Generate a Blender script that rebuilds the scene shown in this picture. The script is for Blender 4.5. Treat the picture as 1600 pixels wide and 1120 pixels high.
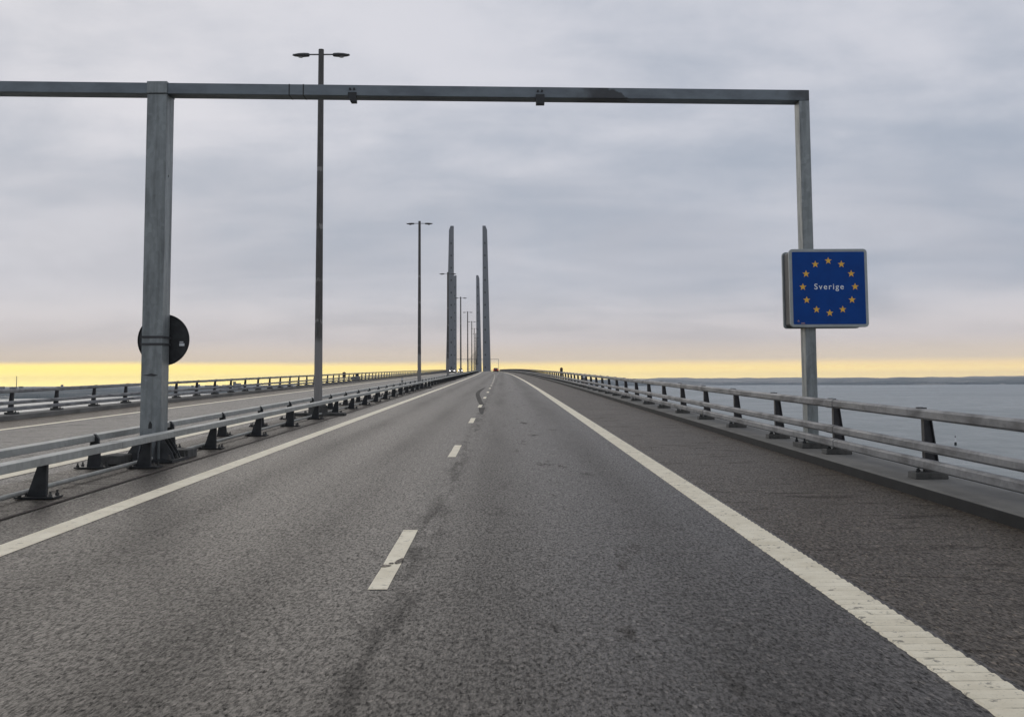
import bpy, math, random
from mathutils import Vector, Matrix, noise
random.seed(7)
S = bpy.context.scene
for o in list(bpy.data.objects): bpy.data.objects.remove(o)
R = math.radians
GRADE, SAG, BEND = 0.0156, 5.0e-6, 18000.0      # gradient, crest curvature, radius of the bend
SEA = -50.0
EYE = 1.70

# ---------------------------------------------------------------- camera
cam_d = bpy.data.cameras.new('camera'); cam = bpy.data.objects.new('camera', cam_d)
S.collection.objects.link(cam); S.camera = cam
cam_d.sensor_width = 36.0; cam_d.lens = 36.0*1700/1600
cam_d.shift_y = -103/1600.0
cam_d.clip_start = 0.1; cam_d.clip_end = 80000
yaw, pitch, roll = math.atan(15/1700), math.atan(140/1700), R(-0.32)
F = Vector((math.sin(yaw)*math.cos(pitch), math.cos(yaw)*math.cos(pitch), math.sin(pitch)))
q = F.to_track_quat('-Z', 'Y')
cam.rotation_mode = 'QUATERNION'
cam.rotation_quaternion = q @ Matrix.Rotation(roll, 3, 'Z').to_quaternion()
cam.location = (0, 0, EYE)

# ---------------------------------------------------------------- view
S.view_settings.view_transform = 'Standard'; S.view_settings.look = 'None'
S.view_settings.exposure = 0.0; S.view_settings.gamma = 1.0

# ---------------------------------------------------------------- node helper
class NT:
    def __init__(s, tree): s.t = tree; s.n = tree.nodes; s.l = tree.links
    def new(s, kind, **kw):
        nd = s.n.new(kind)
        for k, v in kw.items():
            if hasattr(nd, k) and not k.startswith('i_'): setattr(nd, k, v)
        return nd
    def put(s, sock, v):
        if isinstance(v, bpy.types.NodeSocket): s.l.new(v, sock)
        elif isinstance(v, (tuple, list)):
            v = tuple(v)
            if len(v) == 3 and sock.type == 'RGBA': v = v + (1,)
            sock.default_value = v
        else: sock.default_value = v
    def math(s, op, a, b=0.0, c=None, clamp=False):
        nd = s.n.new('ShaderNodeMath'); nd.operation = op; nd.use_clamp = clamp
        s.put(nd.inputs[0], a); s.put(nd.inputs[1], b)
        if c is not None: s.put(nd.inputs[2], c)
        return nd.outputs[0]
    def vmul(s, v, k):
        nd = s.n.new('ShaderNodeVectorMath'); nd.operation = 'MULTIPLY'
        s.put(nd.inputs[0], v); s.put(nd.inputs[1], k); return nd.outputs[0]
    def rng(s, v, a, b, c=0.0, d=1.0, smooth=False):
        nd = s.n.new('ShaderNodeMapRange')
        if smooth: nd.interpolation_type = 'SMOOTHSTEP'
        s.put(nd.inputs[0], v); s.put(nd.inputs[1], a); s.put(nd.inputs[2], b); s.put(nd.inputs[3], c); s.put(nd.inputs[4], d)
        return nd.outputs[0]
    def mix(s, f, a, b, mode='MIX'):
        nd = s.n.new('ShaderNodeMix'); nd.data_type = 'RGBA'; nd.blend_type = mode
        s.put(nd.inputs[0], f); s.put(nd.inputs[6], a); s.put(nd.inputs[7], b); return nd.outputs[2]
    def noise(s, vec, scale, detail=4, rough=0.55, dist=0.0):
        nd = s.n.new('ShaderNodeTexNoise'); s.put(nd.inputs['Vector'], vec)
        nd.inputs['Scale'].default_value = scale; nd.inputs['Detail'].default_value = detail
        nd.inputs['Roughness'].default_value = rough; nd.inputs['Distortion'].default_value = dist
        return nd.outputs[0]
    def voro(s, vec, scale, feat='F1'):
        nd = s.n.new('ShaderNodeTexVoronoi'); nd.feature = feat; s.put(nd.inputs['Vector'], vec)
        nd.inputs['Scale'].default_value = scale; return nd.outputs['Distance'], nd.outputs['Color']
    def sep(s, v):
        nd = s.n.new('ShaderNodeSeparateXYZ'); s.put(nd.inputs[0], v); return nd.outputs
    def comb(s, x, y, z):
        nd = s.n.new('ShaderNodeCombineXYZ'); s.put(nd.inputs[0], x); s.put(nd.inputs[1], y); s.put(nd.inputs[2], z); return nd.outputs[0]

# ---------------------------------------------------------------- world: overcast evening sky, bright gap at the horizon
SUN_EL, SUN_AZ = R(26), R(-24)                    # ahead and to the left
W = bpy.data.worlds.new('World'); S.world = W; W.use_nodes = True
W.node_tree.nodes.clear(); w = NT(W.node_tree)
tc = w.n.new('ShaderNodeTexCoord'); D = tc.outputs['Generated']
dx, dy, dz = w.sep(D)
sky = w.n.new('ShaderNodeTexSky'); sky.sky_type = 'NISHITA'; sky.sun_disc = False
sky.sun_elevation = SUN_EL; sky.sun_rotation = SUN_AZ; sky.dust_density = 3.0
up = w.math('MAXIMUM', dz, 0.0)
inv = w.math('DIVIDE', 1.0, w.math('ADD', up, 0.22))
P3 = w.comb(w.math('MULTIPLY', dx, inv), w.math('MULTIPLY', dy, inv), w.math('MULTIPLY', up, 3.0))
n1 = w.noise(w.vmul(P3, (1.0, 1.6, 1.0)), 0.62, 3, 0.50, 0.6)
n2 = w.noise(w.vmul(P3, (1.0, 1.8, 1.0)), 2.2, 5, 0.50, 0.4)
n3 = w.noise(w.vmul(D, (1.0, 1.0, 1.9)), 6.0, 6, 0.60, 0.2)
cl = w.math('ADD', w.math('MULTIPLY', n1, 0.48), w.math('ADD', w.math('MULTIPLY', n2, 0.26), w.math('MULTIPLY', n3, 0.26)))
cl = w.rng(cl, 0.37, 0.60, 0, 1, True)
ccol = w.mix(cl, (0.400, 0.446, 0.532), (0.650, 0.660, 0.722))
# grey bank low over the sea, warmer below it
bank = w.math('MULTIPLY', w.rng(dz, 0.05, 0.10, 0, 1, True), w.rng(dz, 0.22, 0.12, 0, 1, True))
ccol = w.mix(w.math('MULTIPLY', w.math('MULTIPLY', bank, w.rng(n3, 0.35, 0.6, 0.3, 1.0)), 0.60), ccol, (0.405, 0.430, 0.500))
az = w.math('ARCTAN2', dx, dy)                    # 0 straight ahead, positive to the right
leftness = w.rng(az, 0.45, -0.45, 0, 1)
low = w.rng(dz, 0.10, 0.012, 0, 1, True)
ccol = w.mix(w.math('MULTIPLY', low, 0.75), ccol, w.mix(leftness, (0.690, 0.600, 0.555), (0.590, 0.530, 0.510)))
# the cloudless strip at the horizon
wob = w.math('MULTIPLY', w.math('SUBTRACT', w.noise(w.vmul(D, (1, 1, 0.0)), 5.0, 3), 0.5), 0.004)
ez = w.math('ADD', dz, wob)
edge = w.math('ADD', 0.0155, w.math('MULTIPLY', leftness, 0.0022))
sharp = w.math('ADD', 0.0060, w.math('MULTIPLY', leftness, -0.0030))
halo = w.math('MULTIPLY', w.rng(ez, 0.042, 0.013, 0, 1, True), 0.9)
ccol = w.mix(halo, ccol, w.mix(leftness, (0.84, 0.70, 0.53), (0.74, 0.62, 0.48)))
gap = w.rng(ez, w.math('ADD', edge, sharp), w.math('SUBTRACT', edge, sharp), 0, 1, True)
yel = w.mix(leftness, (1.32, 0.98, 0.45), (1.55, 1.22, 0.32))
yel = w.mix(w.rng(dz, 0.012, 0.0, 0, 0.45), yel, w.mix(leftness, (2.3, 1.75, 0.80), (3.3, 2.70, 0.80)))
front = w.rng(dy, -0.2, 0.5, 0, 1, True)
ccol = w.mix(w.math('MULTIPLY', gap, front), ccol, yel)
bg1 = w.n.new('ShaderNodeBackground'); w.put(bg1.inputs[0], ccol); bg1.inputs[1].default_value = 1.0
bg2 = w.n.new('ShaderNodeBackground'); w.put(bg2.inputs[0], sky.outputs[0]); bg2.inputs[1].default_value = 0.10
mx = w.n.new('ShaderNodeMixShader'); mx.inputs[0].default_value = 0.975
w.l.new(bg2.outputs[0], mx.inputs[1]); w.l.new(bg1.outputs[0], mx.inputs[2])
wo = w.n.new('ShaderNodeOutputWorld'); w.l.new(mx.outputs[0], wo.inputs[0])

# ---------------------------------------------------------------- sun behind thick cloud
sd = bpy.data.lights.new('sun', 'SUN'); sd.energy = 0.5; sd.angle = R(50); sd.color = (1.0, 0.90, 0.74)
so = bpy.data.objects.new('sun', sd); S.collection.objects.link(so)
sv = Vector((math.sin(SUN_AZ)*math.cos(SUN_EL), math.cos(SUN_AZ)*math.cos(SUN_EL), math.sin(SUN_EL)))
so.rotation_mode = 'QUATERNION'; so.rotation_quaternion = sv.to_track_quat('Z', 'Y')

# ================================================================ helpers
def link(name, me, mat, parent=None):
    o = bpy.data.objects.new(name, me); S.collection.objects.link(o)
    if mat is not None: me.materials.append(mat)
    if parent is not None: o.parent = parent
    return o
def tag(o, label=None, cat=None, group=None, kind=None):
    if label: o['label'] = label
    if cat: o['category'] = cat
    if group: o['group'] = group
    if kind: o['kind'] = kind
    return o
def empty(name, loc=(0, 0, 0), rz=0):
    o = bpy.data.objects.new(name, None); S.collection.objects.link(o)
    o.location = loc; o.rotation_euler = (0, 0, rz); o.empty_display_size = 0.3
    return o
def copy_tree(o, parent=None):
    c = o.copy(); S.collection.objects.link(c); c.parent = parent
    for ch in list(o.children): copy_tree(ch, c)
    return c
class MB:
    def __init__(s): s.v = []; s.f = []
    def box(s, x0, x1, y0, y1, z0, z1):
        b = len(s.v)
        s.v += [(x0,y0,z0),(x1,y0,z0),(x1,y1,z0),(x0,y1,z0),(x0,y0,z1),(x1,y0,z1),(x1,y1,z1),(x0,y1,z1)]
        s.f += [tuple(b+i for i in q) for q in ((0,3,2,1),(4,5,6,7),(0,1,5,4),(1,2,6,5),(2,3,7,6),(3,0,4,7))]
        return s
    def prism(s, poly, a0, a1, axis='y'):
        b = len(s.v); n = len(poly)
        for a in (a0, a1):
            for p, q in poly:
                s.v.append({'y': (p, a, q), 'x': (a, p, q), 'z': (p, q, a)}[axis])
        s.f += [tuple(b+i for i in range(n)), tuple(b+n+i for i in reversed(range(n)))]
        for i in range(n):
            j = (i+1) % n; s.f.append((b+i, b+n+i, b+n+j, b+j))
        return s
    def lathe(s, prof, c=(0,0,0), axis='z', seg=16, caps=True, rot=0.0):
        b = len(s.v); n = len(prof)
        for r, h in prof:
            for k in range(seg):
                a = 2*math.pi*k/seg + rot; p, q = r*math.cos(a), r*math.sin(a)
                d = {'z': (p, q, h), 'x': (h, p, q), 'y': (p, h, q)}[axis]
                s.v.append((c[0]+d[0], c[1]+d[1], c[2]+d[2]))
        for i in range(n-1):
            for k in range(seg):
                k2 = (k+1) % seg
                s.f.append((b+i*seg+k, b+i*seg+k2, b+(i+1)*seg+k2, b+(i+1)*seg+k))
        if caps:
            s.f.append(tuple(b+k for k in reversed(range(seg))))
            s.f.append(tuple(b+(n-1)*seg+k for k in range(seg)))
        return s
    def cyl(s, c, r, h, axis='z', seg=12): return s.lathe([(r, 0), (r, h)], c, axis, seg)
    def ellip(s, c, rx, ry, rz, seg=14, rings=8, zclip=None):
        b = len(s.v)
        for i in range(rings+1):
            t = math.pi*i/rings - math.pi/2
            for k in range(seg):
                a = 2*math.pi*k/seg
                z = math.sin(t)*rz
                if zclip is not None: z = max(z, zclip)
                s.v.append((c[0]+math.cos(t)*math.cos(a)*rx, c[1]+math.cos(t)*math.sin(a)*ry, c[2]+z))
        for i in range(rings):
            for k in range(seg):
                k2 = (k+1) % seg
                s.f.append((b+i*seg+k, b+i*seg+k2, b+(i+1)*seg+k2, b+(i+1)*seg+k))
        return s
    def build(s, name, mat, parent=None, smooth=False, bevel=0.0):
        me = bpy.data.meshes.new(name); me.from_pydata(s.v, [], s.f); me.validate(); me.update()
        import bmesh
        bm = bmesh.new(); bm.from_mesh(me); bmesh.ops.recalc_face_normals(bm, faces=bm.faces); bm.to_mesh(me); bm.free()
        if smooth:
            for p in me.polygons: p.use_smooth = True
        o = link(name, me, mat, parent)
        if bevel:
            m = o.modifiers.new('bevel', 'BEVEL'); m.width = bevel; m.segments = 2; m.limit_method = 'ANGLE'; m.angle_limit = R(40)
            m.harden_normals = False
        return o

def shift(y):   # how far the bridge has bent to the left at distance y
    if y < 60: return 0.0
    if y < 900: return (y-60)**2/(2*BEND)
    return 840*840/(2*BEND) + 0.0467*(y-900)
def rise(y): return GRADE*y - SAG*y*y
def cross(X):
    if X < -7.2: return 0.0180*(X+7.2)
    return 0.0
def P(X, y, h=0.0): return (X - shift(y), y, rise(y) + cross(X) + h)
def steps(a, b):
    out = []; y = a
    while y < b - 1e-6:
        out.append(y)
        y += 2.0 if y < 60 else (5.0 if y < 300 else (15.0 if y < 900 else 40.0))
    out.append(b); return out
def sweep(name, prof, a, b, mat, parent=None, closed=True, wob=0.0, smooth=False):
    """profile [(X, h)] carried along the bridge from a to b"""
    v, f = [], []; n = len(prof); ys = steps(a, b)
    for y in ys:
        for X, h in prof: v.append(P(X, y, h))
    for i in range(len(ys)-1):
        for k in range(n if closed else n-1):
            j = (k+1) % n; f.append((i*n+k, i*n+j, (i+1)*n+j, (i+1)*n+k))
    if closed: f.append(tuple(range(n))); f.append(tuple((len(ys)-1)*n+k for k in reversed(range(n))))
    me = bpy.data.meshes.new(name); me.from_pydata(v, [], f); me.update()
    import bmesh
    bm = bmesh.new(); bm.from_mesh(me); bmesh.ops.recalc_face_normals(bm, faces=bm.faces)
    if not closed:
        for fc in bm.faces:
            if fc.normal.z < 0: fc.normal_flip()
    bm.to_mesh(me); bm.free()
    return link(name, me, mat, parent)
def rbox(x0, x1, z0, z1, c=0.02):
    return [(x0+c,z0),(x1-c,z0),(x1,z0+c),(x1,z1-c),(x1-c,z1),(x0+c,z1),(x0,z1-c),(x0,z0+c)]

# ================================================================ materials
def mat(name):
    m = bpy.data.materials.new(name); m.use_nodes = True; m.node_tree.nodes.clear()
    t = NT(m.node_tree); b = t.n.new('ShaderNodeBsdfPrincipled'); o = t.n.new('ShaderNodeOutputMaterial')
    t.l.new(b.outputs[0], o.inputs[0]); c = t.n.new('ShaderNodeTexCoord')
    return m, t, b, c.outputs['Object']
def bump(t, b, h, strength=0.3, dist=0.01):
    n = t.n.new('ShaderNodeBump'); t.put(n.inputs['Height'], h)
    n.inputs['Strength'].default_value = strength; n.inputs['Distance'].default_value = dist
    t.l.new(n.outputs[0], b.inputs['Normal'])
def plain(name, col, rough=0.6, metal=0.0, var=0.25, scale=6.0, emit=None, es=1.0, stretch=(1,1,1)):
    m, t, b, V = mat(name)
    n = t.noise(t.vmul(V, stretch), scale, 5, 0.6)
    k = t.rng(n, 0.3, 0.7, 1-var, 1+var)
    t.put(b.inputs['Base Color'], t.mix(1.0, col, t.comb(k, k, k), 'MULTIPLY'))
    b.inputs['Roughness'].default_value = rough; b.inputs['Metallic'].default_value = metal
    if emit: t.put(b.inputs['Emission Color'], emit); b.inputs['Emission Strength'].default_value = es
    return m
def asphalt(name, ca, cb, brown, tracks, spec=0.5, contrast=1.0, ior=1.28):
    m, t, b, V = mat(name)
    x, y, z = t.sep(V)
    G = t.vmul(V, (1.0, 0.36, 1.0))                          # traffic has polished the stones lengthwise
    big = t.noise(t.vmul(V, (1.0, 0.25, 1.0)), 0.55, 5, 0.6)
    mid = t.noise(G, 5.0, 4, 0.6)
    fine = t.noise(G, 42.0, 4, 0.72)
    grit = t.noise(G, 17.0, 3, 0.6)
    d, c = t.voro(G, 60.0)
    cs = t.sep(c)[0]
    col = t.mix(t.rng(big, 0.3, 0.7), ca, cb)
    col = t.mix(t.math('MULTIPLY', t.rng(mid, 0.35, 0.75), 0.22), col, brown)
    k = t.math('ADD', t.rng(fine, 0.36, 0.64, 1-0.55*contrast, 1+0.55*contrast), t.rng(cs, 0.0, 1.0, -0.30, 0.30))
    k = t.math('MULTIPLY', k, t.rng(grit, 0.35, 0.65, 0.88, 1.12))
    dark = t.rng(t.noise(G, 48.0, 3, 0.65), 0.56, 0.65, 1.0, 0.40)           # pits and tar spots
    light = t.math('MULTIPLY', t.math('GREATER_THAN', cs, 0.965), 1.3)      # pale chips
    k = t.math('ADD', t.math('MULTIPLY', k, dark), light)
    dull = t.math('MULTIPLY', t.math('SUBTRACT', 1.0, dark), 0.62)
    dull = t.math('ADD', dull, t.rng(fine, 0.55, 0.40, 0.0, 0.26))
    if tracks:
        def band(cx, wd_):
            return t.math('POWER', 2.718, t.math('MULTIPLY', t.math('POWER', t.math('DIVIDE', t.math('SUBTRACT', x, cx), wd_), 2.0), -1.0))
        tr = 0.0
        for cx in (-3.6, -2.0, -0.15, 1.55): tr = t.math('ADD', tr, band(cx, 0.38))
        tr = t.math('MULTIPLY', tr, t.rng(t.noise(t.vmul(V, (1, .06, 1)), 1.2, 4), 0.3, 0.7, 0.05, 0.30))
        k = t.math('MULTIPLY', k, t.math('SUBTRACT', 1.0, tr))
        # open paving seam beside the dashes, and oil drips between the wheel tracks
        wobx = t.math('ADD', x, t.math('MULTIPLY', t.math('SUBTRACT', t.noise(t.vmul(V, (0.2, 0.5, 1)), 2.0, 3), 0.5), 0.25))
        sm = t.math('POWER', 2.718, t.math('MULTIPLY', t.math('POWER', t.math('DIVIDE', t.math('SUBTRACT', wobx, -0.77), 0.15), 2.0), -1.0))
        sm = t.math('MULTIPLY', sm, t.rng(t.noise(t.vmul(V, (4, .5, 1)), 1.3, 4, 0.7), 0.42, 0.60, 0.0, 0.55))
        k = t.math('MULTIPLY', k, t.math('SUBTRACT', 1.0, sm)); dull = t.math('ADD', dull, t.math('MULTIPLY', sm, 0.42))
        oil = t.math('MULTIPLY', band(0.75, 0.55), t.rng(t.noise(t.vmul(V, (1.6, 0.45, 1)), 1.7, 4, 0.6), 0.60, 0.68, 0.0, 0.42, True))
        k = t.math('MULTIPLY', k, t.math('SUBTRACT', 1.0, oil)); dull = t.math('ADD', dull, t.math('MULTIPLY', tr, 0.5)); dull = t.math('ADD', dull, oil)
    else:
        sc = t.noise(t.vmul(V, (0.9, 3.0, 1.0)), 1.1, 5, 0.65, 0.8)
        k = t.math('MULTIPLY', k, t.rng(sc, 0.34, 0.46, 0.58, 1.0, True)); dull = t.math('ADD', dull, t.rng(sc, 0.46, 0.34, 0.10, 0.32))
    t.put(b.inputs['Base Color'], t.mix(1.0, col, t.comb(k, k, k), 'MULTIPLY'))
    t.put(b.inputs['Roughness'], t.math('ADD', 0.38, t.math('MULTIPLY', t.math('MINIMUM', dull, 1.0), 0.62))); b.inputs['IOR'].default_value = ior
    b.inputs['Specular IOR Level'].default_value = spec; t.put(b.inputs['Specular Tint'], (1.0, 0.95, 0.88))
    hgt = t.math('ADD', t.math('MULTIPLY', fine, 0.6), t.math('MULTIPLY', d, 0.9))
    bump(t, b, hgt, 0.35, 0.008)
    return m
M = {}
M['asphalt'] = asphalt('asphalt', (0.048, 0.042, 0.036), (0.058, 0.051, 0.044), (0.050, 0.041, 0.033), True, 0.5, 1.35)
M['asphalt_far'] = asphalt('asphalt_opposite', (0.12, 0.113, 0.104), (0.15, 0.141, 0.13), (0.13, 0.116, 0.10), False)
M['shoulder'] = asphalt('asphalt_shoulder', (0.064, 0.051, 0.037), (0.086, 0.069, 0.051), (0.056, 0.043, 0.030), False, 0.36, 1.05)
M['median'] = asphalt('asphalt_median', (0.068, 0.059, 0.050), (0.090, 0.079, 0.067), (0.060, 0.050, 0.041), False, 0.4)
def paint(name, worn):
    m, t, b, V = mat(name)
    n = t.noise(V, 3.0, 5, 0.65); fine = t.noise(V, 60.0, 3, 0.6)
    col = t.mix(t.rng(n, 0.35, 0.7), (0.88, 0.80, 0.61), (0.70, 0.62, 0.45))
    st = t.noise(t.vmul(V, (7.0, 9.0, 1.0)), 1.6, 5, 0.7)
    spot = t.rng(st, 0.585, 0.66, 0, worn, True)
    col = t.mix(spot, col, (0.17, 0.155, 0.12))
    col = t.mix(t.rng(fine, 0.60, 0.75, 0, 0.5), col, (0.25, 0.24, 0.20))
    t.put(b.inputs['Base Color'], col); b.inputs['Roughness'].default_value = 0.6
    bump(t, b, fine, 0.3, 0.006)
    return m
M['paint_rib_shade'] = plain('rib_shade_paint', (0.60, 0.54, 0.40), 0.7, 0, 0.40, 14)  # shade between the edge line's ribs, put into the paint colour
M['paint'] = paint('road_paint', 0.55); M['paint_rib'] = paint('ribbed_road_paint', 0.8)
def steel(name, base, dark, rough=0.48, metal=0.35, vstretch=(1,1,0.25), stain=0.5):
    m, t, b, V = mat(name)
    n = t.noise(t.vmul(V, vstretch), 3.2, 6, 0.62, 0.4)
    s = t.voro(t.vmul(V, (1, 1, 0.7)), 14.0)[1]
    col = t.mix(t.math('MULTIPLY', t.rng(n, 0.40, 0.68, 0, 1, True), stain), base, dark)
    sp = t.rng(t.sep(s)[0], 0, 1, 0.90, 1.10)
    col = t.mix(1.0, col, t.comb(sp, sp, sp), 'MULTIPLY')
    t.put(b.inputs['Base Color'], col); b.inputs['Metallic'].default_value = metal
    t.put(b.inputs['Roughness'], t.rng(n, 0.3, 0.7, rough-0.08, rough+0.12))
    return m
M['galv'] = steel('galvanised_steel', (0.255, 0.282, 0.285), (0.140, 0.156, 0.158), vstretch=(2.2, 2.2, 0.22), stain=0.7)
M['galv_beam'] = steel('galvanised_beam', (0.165, 0.195, 0.22), (0.10, 0.115, 0.13), vstretch=(0.35, 1, 1))
M['rail'] = steel('rail_steel', (0.27, 0.275, 0.28), (0.10, 0.099, 0.10), 0.55, 0.15, (1, 0.3, 1), 0.8)
M['rail_grey'] = steel('median_rail_steel', (0.40, 0.41, 0.385), (0.28, 0.28, 0.255), 0.6, 0.1, (1, 0.3, 1), 0.55)
M['black'] = plain('dark_painted_steel', (0.030, 0.033, 0.035), 0.5, 0.2, 0.35, 9)
M['post_paint'] = plain('post_paint', (0.034, 0.034, 0.038), 0.5, 0.2, 0.35, 9)
M['lamp_pole'] = steel('lamp_pole_steel', (0.085, 0.083, 0.080), (0.20, 0.195, 0.19), 0.6, 0.2, (1,1,0.3), 0.35)
def lamp_pole_mat():
    m, t, b, V = mat('lamp_pole_steel')
    x, y, z = t.sep(V)
    n = t.noise(t.vmul(V, (3, 3, 0.6)), 3.0, 5, 0.65)
    zz = t.math('ADD', z, t.math('MULTIPLY', t.math('SUBTRACT', n, 0.5), 0.5))
    pale = t.rng(zz, 2.75, 2.45, 0, 0.8, True)
    for c_, w_ in ((8.65, 0.07), (6.6, 0.10), (4.72, 0.06), (3.3, 0.05)):
        ring = t.math('LESS_THAN', t.math('ABSOLUTE', t.math('SUBTRACT', zz, c_)), w_)
        pale = t.math('MAXIMUM', pale, t.math('MULTIPLY', ring, t.rng(n, 0.45, 0.52, 0.0, 0.8)))
    col = t.mix(t.rng(n, 0.4, 0.7), (0.070, 0.068, 0.064), (0.115, 0.111, 0.105))
    t.put(b.inputs['Base Color'], t.mix(pale, col, (0.27, 0.265, 0.255)))
    b.inputs['Roughness'].default_value = 0.6; b.inputs['Metallic'].default_value = 0.15
    return m
M['lamp_pole'] = lamp_pole_mat()
M['lamp_head'] = plain('lamp_housing', (0.10, 0.10, 0.105), 0.5, 0.2, 0.15, 9)
M['lens'] = plain('lamp_glass', (0.35, 0.35, 0.36), 0.15, 0.0, 0.1, 9)
M['concrete'] = plain('kerb_concrete', (0.165, 0.160, 0.145), 0.85, 0, 0.35, 1.4, stretch=(1, .5, 1))
M['grout'] = plain('grout_block', (0.085, 0.085, 0.08), 0.85, 0, 0.4, 8)
M['pylon'] = plain('pylon_concrete', (0.20, 0.21, 0.225), 0.8, 0, 0.14, 0.06, stretch=(1,1,0.5))
M['girder'] = plain('girder_concrete', (0.22, 0.22, 0.21), 0.8, 0, 0.2, 0.3)
M['sign_blue'] = plain('blue_sign_film', (0.0, 0.052, 0.26), 0.45, 0, 0.12, 4)
M['sign_frame'] = plain('sign_frame_aluminium', (0.34, 0.37, 0.37), 0.5, 0.2, 0.12, 5)
M['sign_dark'] = plain('sign_box_side', (0.05, 0.052, 0.055), 0.6, 0.1, 0.3, 5)
M['star'] = plain('yellow_film', (0.85, 0.48, 0.06), 0.5, 0, 0.1, 30)
M['white_film'] = plain('white_film', (0.80, 0.84, 0.86), 0.5, 0, 0.06, 30)
M['sticker'] = plain('sticker_paper', (0.33, 0.22, 0.26), 0.7, 0, 0.4, 90)
M['tar'] = asphalt('tar_patch', (0.026, 0.024, 0.022), (0.034, 0.031, 0.029), (0.026, 0.024, 0.022), False, 0.2, 1.0, 1.15)
M['rubber'] = plain('tyre_rubber', (0.02, 0.02, 0.02), 0.8, 0, 0.1, 9)
M['glass_dark'] = plain('car_glass', (0.03, 0.035, 0.04), 0.08, 0, 0.05, 3)
M['head_on'] = plain('headlight_on', (0.8, 0.8, 0.8), 0.3, 0, 0.02, 3, emit=(1.0, 0.93, 0.90), es=9.0)
M['tail_on'] = plain('tail_light_on', (0.5, 0.02, 0.02), 0.3, 0, 0.02, 3, emit=(1.0, 0.02, 0.015), es=1.6)

# ---- sea
m, t, b, V = mat('sea_water')
a = t.noise(t.vmul(V, (1, 1, 1)), 0.045, 8, 0.62, 0.3)
c = t.noise(t.vmul(V, (0.25, 1.0, 1)), 0.0016, 4, 0.6, 0.6)
t.put(b.inputs['Base Color'], t.mix(t.rng(t.noise(t.vmul(V, (1.0, 0.5, 1)), 0.09, 8, 0.8), 0.40, 0.60, 0.0, 0.6), t.mix(t.rng(c, 0.35, 0.65), (0.205, 0.235, 0.230), (0.240, 0.268, 0.260)), (0.14, 0.165, 0.17)))
b.inputs['IOR'].default_value = 1.33
t.put(b.inputs['Roughness'], t.math('ADD', t.rng(c, 0.35, 0.65, 0.26, 0.40), t.rng(t.noise(t.vmul(V, (1, 0.4, 1)), 0.03, 6, 0.75), 0.4, 0.6, -0.03, 0.06)))
bump(t, b, a, 0.9, 4.0)
M['sea'] = m
# ---- far land
m, t, b, V = mat('far_farmland')
c = t.noise(V, 0.0011, 5, 0.6); f = t.noise(t.vmul(V, (1, 0.4, 1)), 0.006, 4, 0.65)
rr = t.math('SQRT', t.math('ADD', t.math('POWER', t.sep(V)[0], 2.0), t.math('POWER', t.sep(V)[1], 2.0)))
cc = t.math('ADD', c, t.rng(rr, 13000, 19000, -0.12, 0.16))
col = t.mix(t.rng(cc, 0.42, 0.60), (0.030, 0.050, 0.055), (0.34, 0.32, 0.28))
col = t.mix(t.rng(f, 0.60, 0.68, 0, 0.9), col, (0.42, 0.40, 0.36))
t.put(b.inputs['Base Color'], col); b.inputs['Roughness'].default_value = 1.0
M['land'] = m
M['far_building'] = plain('distant_render', (0.16, 0.16, 0.17), 0.9, 0, 0.2, 0.01)
M['far_dark'] = plain('distant_brick', (0.07, 0.06, 0.06), 0.9, 0, 0.2, 0.01)
M['buoy_white'] = plain('buoy_white', (0.75, 0.76, 0.78), 0.5, 0, 0.05, 0.5)
M['buoy_dark'] = plain('buoy_dark', (0.008, 0.010, 0.012), 0.7, 0, 0.1, 0.5)

# ================================================================ sea and far shores
me = bpy.data.meshes.new('sea')
me.from_pydata([(-40000,-2000,SEA),(40000,-2000,SEA),(40000,34000,SEA),(-40000,34000,SEA)], [], [(0,1,2,3)])
tag(link('sea', me, M['sea']), kind='structure')

def land(name, a0, a1, na, near, depth, nd, hfun):
    v, f = [], []
    for j in range(nd+1):
        for i in range(na+1):
            a = a0 + (a1-a0)*i/na
            r0 = near(a); r = r0 + depth*(j/nd)**1.6
            x, y = r*math.sin(a), r*math.cos(a)
            h = -3.0 if j == 0 else hfun(a, r, j/nd, x, y)
            v.append((x, y, SEA + h))
    for j in range(nd):
        for i in range(na):
            k = j*(na+1)+i; f.append((k, k+1, k+na+2, k+na+1))
    me = bpy.data.meshes.new(name); me.from_pydata(v, [], f); me.update()
    o = link(name, me, M['land']); tag(o, kind='structure'); return o
def hr(a, r, s, x, y):
    n = noise.fractal(Vector((x*0.0006, y*0.0003, 2.0)), 1.0, 2.0, 5)
    tr = noise.noise(Vector((a*900, r*0.002, 5.0)))
    tr2 = noise.noise(Vector((a*160, 1.0, 9.0)))
    if s < 0.12: return max(2.0, 16 + 9*tr + 14*max(0, tr2))
    base = 8 + 84*min(1.0, (s-0.1)*1.5)**1.1
    return max(2.0, base*(1+0.22*n) + 9*tr*(1-s) + 9*noise.noise(Vector((a*70, s*3, 4.0))))
land('far_coast', R(1.5), R(42), 700, lambda a: 12600 + 900*math.sin(a*9) + 500*math.sin(a*31+1) , 7000, 14, hr)
def hl(a, r, s, x, y):
    n = noise.fractal(Vector((x*0.0012, y*0.0007, 7.0)), 1.0, 2.0, 5)
    tr = noise.noise(Vector((a*1400, r*0.003, 3.0)))
    return max(0.6, 6 + 5*n + 6*max(0, tr) + s*10)
land('left_shore', R(-42), R(-3), 900, lambda a: 4100 + max(0, (a+0.45))*9500 + 350*math.sin(a*23), 15000, 22, hl)

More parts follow.
